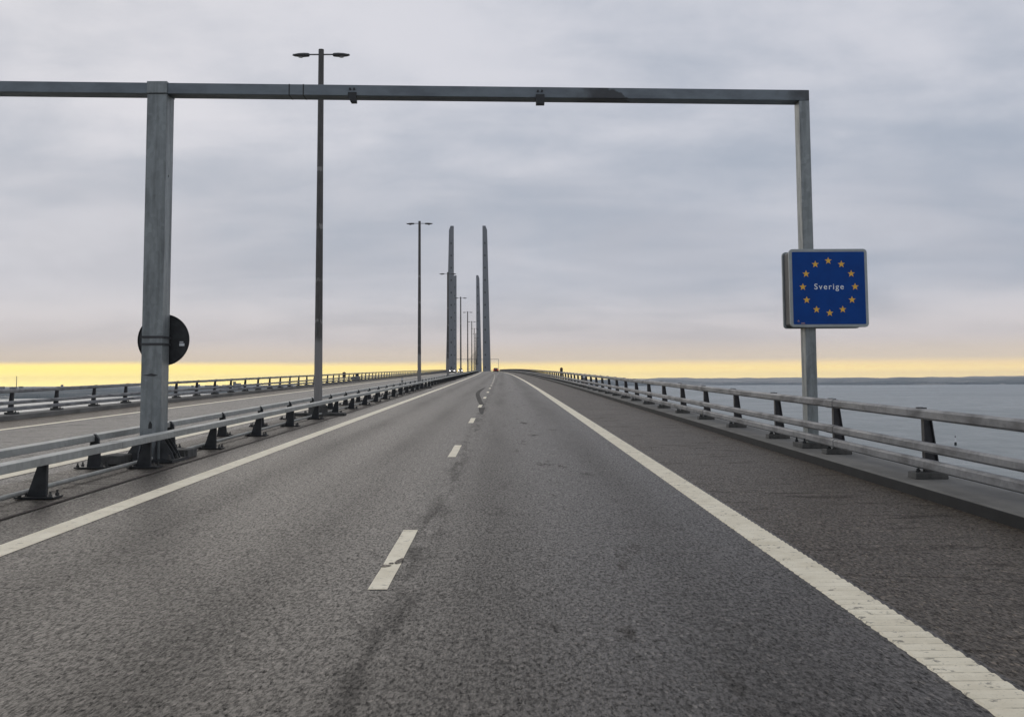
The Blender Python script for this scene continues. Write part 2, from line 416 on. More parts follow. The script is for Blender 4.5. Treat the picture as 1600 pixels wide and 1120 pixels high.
# ================================================================ bridge deck and roads
Y0, Y1 = -40, 1900
sweep('bridge_deck', [(-19.0,-0.02),(-7.2,-0.02),(-5.6,-0.02),(6.16,-0.02),(6.16,-0.5),(3.0,-1.6),(-15.0,-1.8),(-19.0,-0.6)], Y0, Y1, M['girder']); tag(bpy.data.objects['bridge_deck'], kind='structure')
def strip(name, x0, x1, h, m, a=Y0, b=Y1, nx=1):
    o = sweep(name, [(x0+(x1-x0)*i/nx, h) for i in range(nx+1)], a, b, m, closed=False); return tag(o, kind='structure')
strip('road', -5.63, 2.72, 0.0, M['asphalt'], nx=2)
strip('road_shoulder', 2.72, 5.28, 0.0, M['shoulder'])
strip('median_strip', -7.25, -5.63, 0.004, M['median'])
strip('opposite_road', -17.8, -7.25, 0.0, M['asphalt_far'], nx=2)
strip('opposite_shoulder', -17.8, -15.1, 0.004, M['shoulder'])
# rusty joint at the edge of the median
M['joint'] = plain('joint_filler', (0.055, 0.042, 0.035), 0.9, 0, 0.6, 5)
strip('deck_joint', -5.66, -5.60, 0.010, M['joint'])
# markings
strip('edge_line', -4.84, -4.54, 0.004, M['paint'])
strip('opposite_edge_line', -8.05, -7.72, 0.008, M['paint'])
strip('opposite_outer_line', -15.12, -14.72, 0.009, M['paint'])
# ribbed right edge line: real raised ribs near, smooth far away
v, f = [], []; y = 1.0; i = 0; pitchr = 0.155
while y < 70:
    for dyy, hh, jx in ((0.0, 0.004, 0.0), (0.040, 0.012, 0.004), (0.100, 0.013, 0.005), (0.135, 0.004, 0.0)):
        j1 = random.uniform(-0.006, 0.006); j2 = random.uniform(-0.006, 0.006)
        for X, hk in ((2.370-jx+j1*.6, -0.001), (2.382-jx+j1*.6, hh), (2.668+jx*.5+j2*0.4, hh), (2.680+jx*.5+j2*0.4, -0.001)): v.append(P(X, y+dyy, hk))
    y += pitchr
n = len(v)//4
for k in range(n-1):
    f += [(4*k+q_, 4*k+q_+1, 4*k+q_+5, 4*k+q_+4) for q_ in range(3)]
me = bpy.data.meshes.new('ribbed_edge_line'); me.from_pydata(v, [], f); me.update()
o = link('ribbed_edge_line', me, M['paint_rib']); me.materials.append(M['paint_rib_shade'])
for p_ in me.polygons: p_.material_index = 1 if (p_.index//3) % 4 == 3 else 0  # gaps between ribs get the darker colour as painted shading
tag(o, kind='structure')
strip('edge_line_far', 2.375, 2.675, 0.009, M['paint'], 70.0, Y1)
# lane dashes (3 m painted, 9 m gap)
for side, X in ((0, -0.96),):
    v, f = [], []; y = 8.45 - 24
    while y < 900:
        k = len(v); ys_ = [y + 3.0*i/6 for i in range(7)]
        for yy in ys_:
            j = random.uniform(-0.004, 0.004)
            v += [P(X-0.075+j, yy, 0.004), P(X+0.075+j, yy, 0.004)]
        f += [(k+2*i, k+2*i+1, k+2*i+3, k+2*i+2) for i in range(6)]
        y += 12.0
    me = bpy.data.meshes.new('lane_dashes'); me.from_pydata(v, [], f); me.update()
    tag(link('lane_dashes' if side == 0 else 'opposite_lane_dashes', me, M['paint']), kind='structure')
# tar repair beside the dashes
def ribbon(name, pts, h, m):
    v, f = [], []
    for (y, xa, xb) in pts: v += [P(xa, y, h), P(xb, y, h)]
    for i in range(len(pts)-1): f.append((2*i, 2*i+1, 2*i+3, 2*i+2))
    me = bpy.data.meshes.new(name); me.from_pydata(v, [], f); me.update(); return tag(link(name, me, m), kind='structure')
ribbon('tar_patch', [(46.9,-0.99,-0.80),(50,-1.12,-0.90),(53,-1.24,-1.02),(56.5,-1.36,-1.12),(60,-1.48,-1.24),(64,-1.60,-1.36),(68,-1.68,-1.43),(72,-1.70,-1.44),(76,-1.66,-1.42),(79.5,-1.58,-1.38),(83,-1.48,-1.36),(86,-1.38,-1.32)], 0.004, M['tar'])
ribbon('tar_repair', [(38.2,-0.76,-0.70),(39.5,-0.84,-0.70),(41,-0.90,-0.72),(42.5,-0.94,-0.71),(44.3,-0.98,-0.70)], 0.003, M['tar'])

for nm_, pts_ in (('paint_chip', [(9.36,-1.035,-1.00),(9.40,-1.038,-0.965),(9.44,-1.036,-0.955),(9.47,-1.03,-1.02)]), ('paint_chip', [(9.50,-0.93,-0.915),(9.56,-0.945,-0.882),(9.66,-0.935,-0.880),(9.78,-0.90,-0.881)]), ('paint_chip', [(9.50,-0.985,-0.95),(9.53,-0.99,-0.945),(9.56,-0.975,-0.955)])):
    ribbon(nm_, pts_, 0.008, M['shoulder'])
# kerbs under the parapets
kr = sweep('kerb', [(5.29,-0.30),(5.29,0.13),(5.305,0.145),(6.14,0.145),(6.14,-0.30)], Y0, Y1, M['concrete']); tag(kr, kind='structure')
M['kerb_face'] = plain('kerb_face_dark', (0.014, 0.015, 0.015), 0.8, 0, 0.35, 3)  # one dark tone for the road side of the kerb
kp = sweep('kerb_face', [(5.272,-0.02),(5.287,-0.02),(5.287,0.130),(5.272,0.128)], Y0, 900, M['kerb_face']); tag(kp, kind='structure')
kl = sweep('opposite_kerb', [(-17.8,-0.30),(-17.8,0.165),(-17.82,0.18),(-18.9,0.18),(-18.9,-0.30)], Y0, Y1, M['concrete']); tag(kl, kind='structure')

# ================================================================ parapet railings
def parapet(label, side, Xp, kerb_h, y_first, pitch_, n_before, label_group):
    """side +1: road lies to the left of the posts (right parapet); -1: mirrored"""
    root = empty('parapet_railing', P(Xp, 10)); tag(root, label, 'railing', label_group)
    inv = Matrix.Translation(root.location).inverted()
    def keep(o): o.parent = root; o.matrix_parent_inverse = inv; return o
    s = side
    for nm, z0, z1, xo in (('top_rail', 0.80, 0.94, 0.165), ('middle_rail', 0.37, 0.50, 0.17), ('bottom_rail', 0.135, 0.275, 0.17)):
        a_, b_ = sorted((Xp - s*xo, Xp - s*(xo-0.115)))
        o = sweep(nm, rbox(a_, b_, kerb_h+z0, kerb_h+z1, 0.028), Y0, 900, M['rail']); keep(o)
        for fc in o.data.polygons: fc.use_smooth = False
    # sleeves where the rails are joined
    ys = [y_first + pitch_*k for k in range(-n_before, 140)]
    for k, yj in enumerate([y_first + pitch_*1 - 0.35 + 3*pitch_*j for j in range(-3 if side>0 else 0, 9)]):
        for z0, z1, xo in ((0.80, 0.94, 0.165), (0.37, 0.50, 0.17), (0.135, 0.275, 0.17)):
            a_, b_ = sorted((Xp - s*(xo+0.006), Xp - s*(xo-0.121)))
            keep(sweep('rail_sleeve', rbox(a_, b_, kerb_h+z0-0.006, kerb_h+z1+0.006, 0.03), yj, yj+0.45, M['rail']))
    pm = MB()
    def post_shape(mb, ox=0, oy=0, oz=0):
        # tapered web plate facing the traffic with a flange on its back, plus bracket nib over the top rail
        mb.prism([(ox-s*0.055, oz+0.07), (ox+s*0.15, oz+0.07), (ox+s*0.045, oz+0.90), (ox-s*0.055, oz+0.90)], oy-0.012, oy+0.012)
        mb.prism([(ox+s*0.135, oz+0.07), (ox+s*0.150, oz+0.07), (ox+s*0.045, oz+0.90), (ox+s*0.030, oz+0.90)], oy-0.05, oy-0.013)
        mb.prism([(ox+s*0.135, oz+0.07), (ox+s*0.150, oz+0.07), (ox+s*0.045, oz+0.90), (ox+s*0.030, oz+0.90)], oy+0.013, oy+0.05)
        a_, b_ = sorted((ox-s*0.055, ox-s*0.043)); mb.box(a_, b_, oy-0.05, oy-0.013, oz+0.07, oz+0.90); mb.box(a_, b_, oy+0.013, oy+0.05, oz+0.07, oz+0.90)
        a_, b_ = sorted((ox-s*0.13, ox-s*0.05)); mb.box(a_, b_, oy-0.03, oy+0.03, oz+0.942, oz+0.956)
        mb.box(min(ox-s*0.06, ox), max(ox-s*0.06, ox), oy-0.03, oy+0.03, oz+0.902, oz+0.95)
        return mb
    post0 = post_shape(MB()).build('post', M['post_paint'])
    g = MB(); a_, b_ = sorted((-s*0.23, s*0.22)); g.prism([(a_, 0.0), (b_, 0.0), (b_-0.01, 0.085), (a_+0.01, 0.085)], -0.15, 0.15)
    base0 = g.build('base_block', M['grout'], post0, bevel=0.008)
    bolts = []
    for bx, by in ((-0.17, -0.07), (-0.10, 0.08)):
        bb = MB(); bb.cyl((s*bx, by, 0.085), 0.016, 0.05, seg=8); bb.cyl((s*bx, by, 0.085), 0.027, 0.022, seg=6)
        bolts.append(bb.build('bolt', M['black'], post0))
    used = False; cnt = 0; rest = MB()
    for y in ys:
        if y < (8 if side > 0 else 30): continue
        x_, y_, z_ = P(Xp, y, kerb_h)
        if cnt < 96:
            if not used: p = post0; used = True
            elif cnt < 14: p = copy_tree(post0)
            else:
                p = post0.copy(); S.collection.objects.link(p)
                bs = base0.copy(); S.collection.objects.link(bs); bs.parent = p
            p.parent = root; p.location = Vector((x_, y_, z_)) - root.location
        elif y < 640: post_shape(rest, x_, y_, z_); rest.box(x_-0.2, x_+0.2, y_-0.15, y_+0.15, z_, z_+0.085)
        cnt += 1
    if rest.v:
        o = rest.build('post', M['post_paint']); keep(o); o['kind'] = 'stuff'
    return root
parapet('three rail steel parapet on the concrete kerb right of the shoulder, beside the sea', 1, 5.76, 0.145, 14.85, 4.04, 2, None)
parapet('far three rail steel parapet along the outer left edge of the opposite carriageway', -1, -18.3, 0.18, 40.9, 4.1, 3, None)

# ================================================================ median crash rails
def median_rail(label, side, Xc):
    s = side     # +1 faces our carriageway, -1 the opposite one
    root = empty('crash_barrier', P(Xc, 14)); tag(root, label, 'crash barrier')
    inv = Matrix.Translation(root.location).inverted()
    def keep(o): o.parent = root; o.matrix_parent_inverse = inv; return o
    X_in, X_out = Xc - s*0.02, Xc + s*0.19
    a_, b_ = sorted((X_in, X_out))
    keep(sweep('rail', rbox(a_, b_, 0.455, 0.56, 0.006), Y0, 900, M['rail_grey']))
    for yj in [16.9 + 12.6*j + (0 if s > 0 else 1.6) for j in range(-1, 9)]:
        keep(sweep('rail_sleeve', rbox(a_-0.005, b_+0.005, 0.45, 0.565, 0.012), yj, yj+0.22, M['rail_grey']))
    def shape(mb, ox=0, oy=0, oz=0):
        if s > 0: poly = [(-0.16, 0.03), (0.09, 0.03), (0.09, 0.455), (-0.02, 0.455)]
        else: poly = [(-0.10, 0.03), (0.13, 0.03), (0.085, 0.50), (0.03, 0.575), (-0.0, 0.578), (0.0, 0.45), (-0.05, 0.45)]
        mb.prism([(ox+p, oz+q_) for p, q_ in poly], oy-0.035, oy+0.035)
        return mb
    post0 = shape(MB()).build('post', M['black'], bevel=0.004)
    pl = MB(); pl.box(-0.27, 0.24, -0.16, 0.16, 0.008, 0.03)
    base0 = pl.build('base_plate', M['black'], post0)
    for bx, by in ((-0.22, -0.11), (0.18, -0.11), (-0.22, 0.11), (0.18, 0.11)):
        q_ = MB(); q_.cyl((bx, by, 0.03), 0.028, 0.03, seg=6); q_.cyl((bx, by, 0.03), 0.015, 0.07, seg=8); q_.build('bolt', M['grout'], post0)
    rest = MB(); used = False
    for k in range(150):
        y = 10.2 + 4.2*k
        if k < 98:
            if not used: p = post0; used = True
            elif k < 16: p = copy_tree(post0)
            else:
                p = post0.copy(); S.collection.objects.link(p)
                bs = base0.copy(); S.collection.objects.link(bs); bs.parent = p
            p.parent = root; p.location = Vector(P(Xc, y, 0.004)) - root.location
        else:
            x_, y_, z_ = P(Xc, y, 0.004); shape(rest, x_, y_, z_)
    o = rest.build('post', M['black']); keep(o); o['kind'] = 'stuff'
median_rail('near grey box rail crash barrier along the median, facing our two lanes', 1, -6.04)
median_rail('far grey box rail crash barrier along the median, facing the opposite carriageway', -1, -6.92)
# low conduit along the median
cp = sweep('conduit', [(-6.24+0.032*math.cos(a_), 0.085+0.032*math.sin(a_)) for a_ in [2*math.pi*i/10 for i in range(10)]], Y0, 600, M['rail_grey'])
for p_ in cp.data.polygons: p_.use_smooth = True
tag(cp, 'thin grey conduit pipe lying low along the median behind the near crash barrier posts', 'pipe')

# ================================================================ portal gantries
def gantry(y, label, near):
    root = empty('portal_gantry', P(-6.35, y, 0)); tag(root, label, 'gantry', 'portal gantries over the road')
    base = Vector(root.location)
    H = 6.73                                     # underside of the beam over the median foot
    XR = 12.10; YR = 0.50; HR = -0.04            # far post: offset right, further along, lower
    ox, oz = XR, rise(y+YR)-rise(y)
    # median post
    p = MB(); p.box(-0.185, 0.185, 0.0, 0.44, 0.02, H); post = p.build('post', M['galv'], root, bevel=0.012)
    bp = MB(); bp.box(-0.50, 0.50, -0.30, 0.74, 0.006, 0.055); bp.build('base_plate', M['black'], post)
    g = MB()
    for sx in (-1, 1):
        for yy in (0.03, 0.22, 0.41):
            g.prism([(sx*0.187, 0.056), (sx*0.44, 0.056), (sx*0.40, 0.16), (sx*0.25, 0.40), (sx*0.187, 0.42)], yy-0.012, yy+0.012)
    for sy, y0_ in ((-1, -0.002), (1, 0.442)):
        for xx in (-0.13, 0.0, 0.13):
            g.prism([(y0_, 0.056), (y0_+sy*0.24, 0.056), (y0_+sy*0.20, 0.16), (y0_+sy*0.07, 0.40), (y0_, 0.42)], xx-0.012, xx+0.012, axis='x')
    g.build('gusset', M['gusset'], post)
    for bx in (-0.42, 0.42):
        for by in (-0.22, 0.22, 0.66):
            q_ = MB(); q_.cyl((bx, by, 0.055), 0.022, 0.09, seg=8); q_.cyl((bx, by, 0.055), 0.042, 0.04, seg=6); q_.build('bolt', M['grout'], post)
    for bx0, bx1, by0 in ((0.10, 0.46, 0.80), (-0.62, -0.26, -0.75)):
        q_ = MB(); q_.box(bx0, bx1, by0, by0+0.62, 0.006, 0.17); q_.build('footing_block', M['grout'], root, bevel=0.02)
    if near:
        q_ = MB(); q_.prism([(-0.03, 0.60), (0.035, 0.60), (0.038, 0.68), (0.0, 0.74), (-0.026, 0.67)], -0.004, -0.0005); q_.build('cable_hole', M['black'], post)
        q_ = MB(); q_.box(0.186, 0.190, 0.16, 0.19, 5.2, 5.24); q_.build('drain_hole', M['black'], post)
    if near:
        q_ = MB(); q_.prism([(-0.16, 1.555), (-0.05, 1.54), (0.06, 1.535), (0.13, 1.555), (0.05, 1.575), (0.0, 1.59), (-0.06, 1.57)], -0.003, -0.0005); q_.build('weld_scar', M['sign_dark'], post)
    # right post on the kerb
    kz = oz + 0.145
    HRt = H + HR
    p = MB(); p.box(ox-0.10, ox+0.10, YR, YR+0.34, kz+0.09, HRt); post2 = p.build('post', M['galv'], root, bevel=0.012)
    q_ = MB(); q_.box(ox-0.26, ox+0.22, YR-0.16, YR+0.50, kz, kz+0.09); q_.build('base_block', M['grout'], post2, bevel=0.01)
    for bx in (-0.20, 0.17):
        for by in (-0.10, 0.44):
            q_ = MB(); q_.cyl((ox+bx, YR+by, kz+0.09), 0.018, 0.09, seg=8); q_.cyl((ox+bx, YR+by, kz+0.09), 0.034, 0.04, seg=6); q_.build('bolt', M['black'], post2)
    # beam: from left of the median post to the right post, box section, slightly falling to the right
    def bm_(x0, x1, name, mat_, grow=0.0, parent=root, bev=0.010):
        def yz(x): k = x/XR; return YR*k, H + HR*k
        mb = MB(); b_ = 0
        for x in (x0, x1):
            yy, zz = yz(x)
            mb.v += [(x, yy-grow, zz-grow), (x, yy+0.35+grow, zz-grow), (x, yy+0.35+grow, zz+0.205+grow), (x, yy-grow, zz+0.205+grow)]
        mb.f += [(0,1,2,3), (7,6,5,4), (0,4,5,1), (1,5,6,2), (2,6,7,3), (3,7,4,0)]
        return mb.build(name, mat_, parent, bevel=bev)
    beam = bm_(-11.6, XR+0.10, 'beam', M['beam'] if near else M['galv_beam'])
    # collar of the median post around the beam
    q_ = MB(); q_.box(-0.187, 0.187, -0.03, 0.47, H+0.002, H+0.228); q_.build('collar', M['galv'], root, bevel=0.01)
    # flat splice seams
    if near:
        for sx in (2.40, 2.66): bm_(sx, sx+0.022, 'seam', M['black'], 0.0015, beam, 0.0)
        for cx, tilt in ((3.57, 0.035), (7.07, 0.0)):
            yy, zz = YR*cx/XR, H + HR*cx/XR
            q_ = MB(); q_.prism([(cx-0.075, zz+0.06), (cx+0.085, zz+0.06), (cx+0.085, zz-0.13), (cx-0.02-0.0*tilt, zz-0.13), (cx-0.075, zz-0.03 if tilt else zz-0.13)], yy-0.035, yy+0.10)
            br = q_.build('bracket', M['black'], root, bevel=0.006)
            for bx in (-0.035, 0.04):
                q_ = MB(); q_.cyl((cx+bx, yy-0.03, zz+0.125), 0.020, 0.03, axis='y', seg=10); q_.build('bolt', M['black'], br)
        # clamp bands for the round sign
    return root, post, post2
m, t, b, V = mat('beam_steel_stained')
x_, y_, z_ = t.sep(V)
n = t.noise(t.vmul(V, (0.5, 1, 1)), 3.0, 6, 0.65)
col = t.mix(t.rng(n, 0.4, 0.65), (0.185, 0.217, 0.240), (0.130, 0.152, 0.172))
wv = t.math('ADD', x_, t.math('MULTIPLY', t.math('SUBTRACT', t.noise(V, 4.0, 4), 0.5), 0.9))
slope = t.math('ADD', wv, t.math('MULTIPLY', t.math('SUBTRACT', z_, 6.6), 2.2))
st = t.math('MULTIPLY', t.rng(wv, 7.5, 8.3, 0, 1, True), t.rng(slope, 9.02, 8.96, 0, 1))
st2 = t.rng(wv, 11.6, 12.2, 0, 0.75, True)
col = t.mix(t.math('MAXIMUM', t.math('MULTIPLY', st, 0.85), st2), col, (0.042, 0.042, 0.044))
t.put(b.inputs['Base Color'], col); b.inputs['Metallic'].default_value = 0.3; b.inputs['Roughness'].default_value = 0.5
M['beam'] = m
M['gusset'] = plain('gusset_steel', (0.060, 0.064, 0.066), 0.6, 0.15, 0.45, 7)
YG = 19.75
gan, gpost, gpost2 = gantry(YG, 'big grey steel portal gantry spanning our lanes, carrying the blue sign', True)
gantry(600.0, 'tiny distant portal gantry beyond the crest, beside the right pylons', False)

# ---------------------------------------------------------------- round sign seen from behind
gx, gy, gz = P(-6.35, YG, 0)
rs = empty('round_sign', (gx+0.06, gy+0.47, gz+2.21)); tag(rs, 'round traffic sign seen from its dark back, strapped to the gantry post in the median', 'road sign')
q_ = MB(); q_.lathe([(0.02, 0.020), (0.455, 0.020), (0.47, 0.0), (0.478, 0.004), (0.478, 0.035), (0.02, 0.035)], (0,0,0), 'y', 56); q_.build('disc', M['black'], rs)
for zz in (-0.035, 0.095):
    q_ = MB()
    for (x0, x1, y0, y1) in ((-0.255, 0.135, -0.482, -0.472), (-0.257, -0.247, -0.472, 0.02), (0.127, 0.137, -0.472, 0.02)):
        q_.box(x0, x1, y0, y1, -zz-0.02+0.0, -zz+0.02)
    q_.build('clamp_band', M['sign_dark'], rs)
for k, (z0, z1) in enumerate(((-0.055, -0.03), (-0.115, -0.065))):
    q_ = MB()
    if k == 0:
        for i in range(5): q_.box(0.30+i*0.014, 0.309+i*0.014, 0.0150, 0.0185, z0, z1)
    else:
        for i in range(4): q_.box(0.295+i*0.024, 0.316+i*0.024, 0.0150, 0.0185, z0, z1)
    q_.build('sticker', M['white_film'], rs)

# ---------------------------------------------------------------- blue border sign on the right post
bx0 = gx+12.17; by0 = gy+0.50; bz0 = gz
SG = 1.46
bs_ = empty('border_sign', (bx0+0.255, by0-0.10, bz0+3.107)); tag(bs_, 'square blue sign with ring of yellow stars and the word Sverige, on right gantry post', 'road sign')
M['sign_blue'].node_tree.nodes['Principled BSDF'].inputs['Specular IOR Level'].default_value = 0.2
def rounded(w_, h_, r_, n_=6):
    pts = []
    for cx, cz, a0 in ((w_-r_, h_-r_, 0), (-w_+r_, h_-r_, 90), (-w_+r_, -h_+r_, 180), (w_-r_, -h_+r_, 270)):
        for i in range(n_+1):
            a = R(a0 + 90*i/n_); pts.append((cx+r_*math.cos(a), cz+r_*math.sin(a)))
    return pts
hs = SG/2
q_ = MB(); q_.prism(rounded(hs, hs, 0.07), -0.03, 0.03); q_.build('frame', M['sign_frame'], bs_, bevel=0.008)
q_ = MB(); q_.prism(rounded(hs-0.055, hs-0.055, 0.02), -0.036, -0.028); q_.build('panel', M['sign_blue'], bs_)
q_ = MB(); q_.prism(rounded(hs-0.03, hs-0.03, 0.05), 0.031, 0.47); 
sb_ = q_.build('housing', M['sign_dark'], bs_)
q_ = MB(); q_.prism(rounded(hs, hs, 0.07), 0.47, 0.53); q_.build('rear_frame', M['sign_frame'], bs_, bevel=0.008)
def star(cx, cz, r_):
    pts = []
    for i in range(10):
        a = math.pi/2 + i*math.pi/5; rr = r_ if i % 2 == 0 else r_*0.42
        pts.append((cx+rr*math.cos(a), cz+rr*math.sin(a)))
    return pts
for i in range(12):
    a = math.pi/2 + i*math.pi/6
    q_ = MB(); q_.prism(star(0.03*0+0.487*math.cos(a), 0.02+0.487*math.sin(a), 0.070), -0.0395, -0.0362); q_.build('star', M['star'], bs_)
tcu = bpy.data.curves.new('lettering', 'FONT'); tcu.body = 'Sverige'; tcu.size = 0.150; tcu.align_x = 'CENTER'; tcu.align_y = 'CENTER'
tcu.space_character = 1.27; tcu.offset = 0.0012; tcu.extrude = 0.0015
to = bpy.data.objects.new('tmp_text', tcu); S.collection.objects.link(to)
dg = bpy.context.evaluated_depsgraph_get(); dg.update()
tm = bpy.data.meshes.new_from_object(to.evaluated_get(dg)); bpy.data.objects.remove(to)
tm.materials.clear()
lt = link('lettering', tm, M['white_film'], bs_); lt.rotation_euler = (R(90), 0, 0); lt.location = (0.0, -0.0385, 0.02)
for sx, sz, w_, h_ in ((-0.585, -0.615, 0.045, 0.04), (-0.50, -0.655, 0.07, 0.024)):
    q_ = MB(); q_.prism(star(sx, sz, w_/1.6) if w_ < 0.05 else [(sx-w_/2, sz-h_/2), (sx+w_/2, sz-h_/2), (sx+w_/2, sz+h_/2), (sx-w_/2, sz+h_/2)], -0.0385, -0.0363); q_.build('sticker', M['sticker'], bs_)

# ================================================================ street lamps down the median
def lamp(y):
    root = empty('street_lamp', P(-6.4, y, 0.0))
    p = MB(); p.lathe([(0.150, 0.30), (0.135, 3.0), (0.110, 9.0), (0.098, 12.93)], seg=8, rot=R(22.5)); p.build('pole', M['lamp_pole'], root)
    p = MB(); p.lathe([(0.42, 0.006), (0.42, 0.05), (0.34, 0.08), (0.33, 0.32), (0.25, 0.40), (0.16, 0.46)], seg=10); p.build('foot', M['grout'], root)
    p = MB(); p.box(-0.95, 0.95, -0.24, 0.24, 0.006, 0.10); p.build('footing_block', M['grout'], root, bevel=0.02)
    p = MB(); p.box(-1.0, 1.0, -0.022, 0.022, 12.725, 12.765); p.build('arm', M['lamp_head'], root)
    p = MB(); p.box(-0.105, 0.105, -0.045, 0.045, 12.68, 12.80)
    for s in (-1, 1):
        h = MB(); b_ = 0
        prof = [(0.42, 0.052, 0.075), (0.46, 0.062, 0.12), (0.62, 0.070, 0.15), (0.80, 0.060, 0.14), (0.94, 0.040, 0.10), (1.02, 0.012, 0.03)]
        seg = 12
        for (xx, rz_, ry_) in prof:
            for k in range(seg):
                a = 2*math.pi*k/seg
                h.v.append((s*xx, ry_*math.cos(a), 12.735 + rz_*math.sin(a) - (xx-0.42)*0.02))
        for i in range(len(prof)-1):
            for k in range(seg):
                k2 = (k+1) % seg; h.f.append((i*seg+k, i*seg+k2, (i+1)*seg+k2, (i+1)*seg+k))
        h.f += [tuple(range(seg)), tuple((len(prof)-1)*seg+k for k in range(seg))]
        hd = h.build('lamp_head', M['lamp_head'], root, smooth=True)
        l = MB(); l.ellip((s*0.72, 0, 12.67), 0.10, 0.07, 0.045); l.build('lens', M['lens'], hd, smooth=True)
    return root
L0 = lamp(37.9)
near_l = ['tall double-arm street lamp nearest us, its pole crossing behind the gantry beam', 'second nearest double-arm street lamp, its base at the end of the visible median barrier', 'third nearest double-arm street lamp, overlapping the left pylon']
LAMPG = 'double-arm street lamps along the median'
words = ['fourth', 'fifth', 'sixth', 'seventh', 'eighth', 'ninth', 'tenth']
for i in range(24):
    y = 37.9 + 46.0*i
    o = L0 if i == 0 else copy_tree(L0)
    if i: o.location = P(-6.4, y, 0)
    if i < 3: lab = near_l[i]
    elif i < 7: lab = '%s double-arm street lamp from us, a thin dark pole between the left and right pylons' % words[i-3]
    else: lab = 'very distant street lamp in the dense dark row of poles between the pylons'
    tag(o, lab, 'street lamp', LAMPG)

# ================================================================ pylons
def pylon(x, y, outer, label):
    """outer = +1: the sloping face is on the right"""
    z0, z1 = SEA-2.0, SEA+203.0
    w0, w1 = (8.9, 4.4)                                  # width across the bridge at sea level and at the top
    def wd(z): k = (z-SEA)/203.0; return w0+(w1-w0)*k
    s = outer
    o = empty('pylon_leg', (x, y, SEA)); tag(o, label, 'bridge pylon', 'concrete bridge pylons')
    mb = MB(); lev = [z0, SEA+50, SEA+100, SEA+150, SEA+199]
    for z in lev:
        dep = 10.5 - 4.0*(z-SEA)/203
        xi, xo = -s*2.9, -s*2.9 + s*wd(z)
        cx = 0.9
        for px_, py_ in ((xi, -dep/2+cx), (xi+s*cx, -dep/2), (xo-s*cx, -dep/2), (xo, -dep/2+cx), (xo, dep/2-cx), (xo-s*cx, dep/2), (xi+s*cx, dep/2), (xi, dep/2-cx)):
            mb.v.append((px_, py_, z-SEA))
    dep = 6.4; z = z1; xi, xo = -s*2.9, -s*2.9+s*3.0; cx = 0.3
    for px_, py_ in ((xi, -dep/2+cx), (xi+s*cx, -dep/2), (xo-s*cx, -dep/2), (xo, -dep/2+cx), (xo, dep/2-cx), (xo-s*cx, dep/2), (xi+s*cx, dep/2), (xi, dep/2-cx)):
        mb.v.append((px_, py_, z-SEA))
    n = 8
    for i in range(len(lev)):
        for k in range(n):
            j = (k+1) % n; mb.f.append((i*n+k, i*n+j, (i+1)*n+j, (i+1)*n+k))
    mb.f += [tuple(range(n)), tuple(len(lev)*n+k for k in range(n))]
    mb.build('shaft', M['pylon'], o)
    for z in range(66, 190, 12):
        q_ = MB(); dep = 10.5 - 4.0*z/203.0
        q_.box(-0.55-s*0.6, 0.55-s*0.6, -dep/2-0.03, -dep/2+0.4, z-0.8, z+0.8); q_.build('opening', M['black'], o)
for (y, mid, tagx) in ((1050, -33.1, 'front'), (1540, -51.2, 'rear')):
    for s in (-1, 1):
        side = 'left' if s < 0 else 'right'
        lab = ('taller looking %s bridge pylon of the nearer pair, pointed at its outer side' % side) if y == 1050 else ('shorter looking %s bridge pylon of the farther pair, just right of the nearer %s' % (side, 'left one') if s < 0 else 'shorter looking right bridge pylon of the farther pair, just left of the tall right one')
        pylon(mid + s*16.9, y, s, lab)

# ================================================================ traffic
def car(loc, lights, body_mat, label, facing, name):
    """facing 'away' shows its tail; side profile x = length"""
    root = empty(name, loc, 0 if facing == 'away' else math.pi); tag(root, label, 'car')
    Lh, Wd = 2.2, 0.90
    prof = [(-Lh, 0.35), (-Lh+0.05, 0.75), (-Lh+0.15, 0.98), (-Lh+1.0, 1.02), (1.0, 1.0), (Lh-0.15, 0.78), (Lh, 0.55), (Lh-0.02, 0.30), (1.75, 0.25), (1.3, 0.25), (-1.0, 0.25), (-1.7, 0.25)]
    b_ = MB(); b_.prism([(p, q2) for p, q2 in prof], -Wd, Wd, axis='x')
    body = b_.build('body', body_mat, root, bevel=0.06)
    cab = MB()
    lo = [(-Wd+0.04, -1.95), (Wd-0.04, -1.95), (Wd-0.04, 1.05), (-Wd+0.04, 1.05)]
    hi = [(-Wd+0.22, -1.35), (Wd-0.22, -1.35), (Wd-0.22, 0.25), (-Wd+0.22, 0.25)]
    cab.v = [(x, y, 0.98) for x, y in lo] + [(x, y, 1.44) for x, y in hi]
    cab.f = [(0,1,5,4), (1,2,6,5), (2,3,7,6), (3,0,4,7), (4,5,6,7)]
    cab.build('window', M['glass_dark'], root, bevel=0.03)
    rf = MB(); rf.box(-Wd+0.21, Wd-0.21, -1.36, 0.26, 1.44, 1.475); rf.build('roof', body_mat, root, bevel=0.015)
    for wx in (-1, 1):
        for wy in (-1.35, 1.4):
            q_ = MB(); q_.lathe([(0.20, 0), (0.32, 0.02), (0.32, 0.20), (0.20, 0.22)], (wx*0.80-0.11, wy, 0.32), 'x', 20); wh = q_.build('wheel', M['rubber'], root)
            q_ = MB(); q_.cyl((wx*0.80-0.115, wy, 0.32), 0.19, 0.23, 'x', 16); q_.build('rim', M['sign_frame'], wh)
    for s in (-1, 1):
        q_ = MB()
        if facing == 'away': q_.box(s*0.74-0.13, s*0.74+0.13, -Lh-0.02, -Lh+0.12, 0.74, 0.90); q_.build('tail_light', M['tail_on'], root)
        else: q_.ellip((s*0.68, Lh-0.10, 0.66), 0.17, 0.10, 0.10); q_.build('headlight', M['head_on'], root)
    return root
M['car_red'] = plain('car_paint_red', (0.10, 0.008, 0.008), 0.3, 0.1, 0.05, 2)
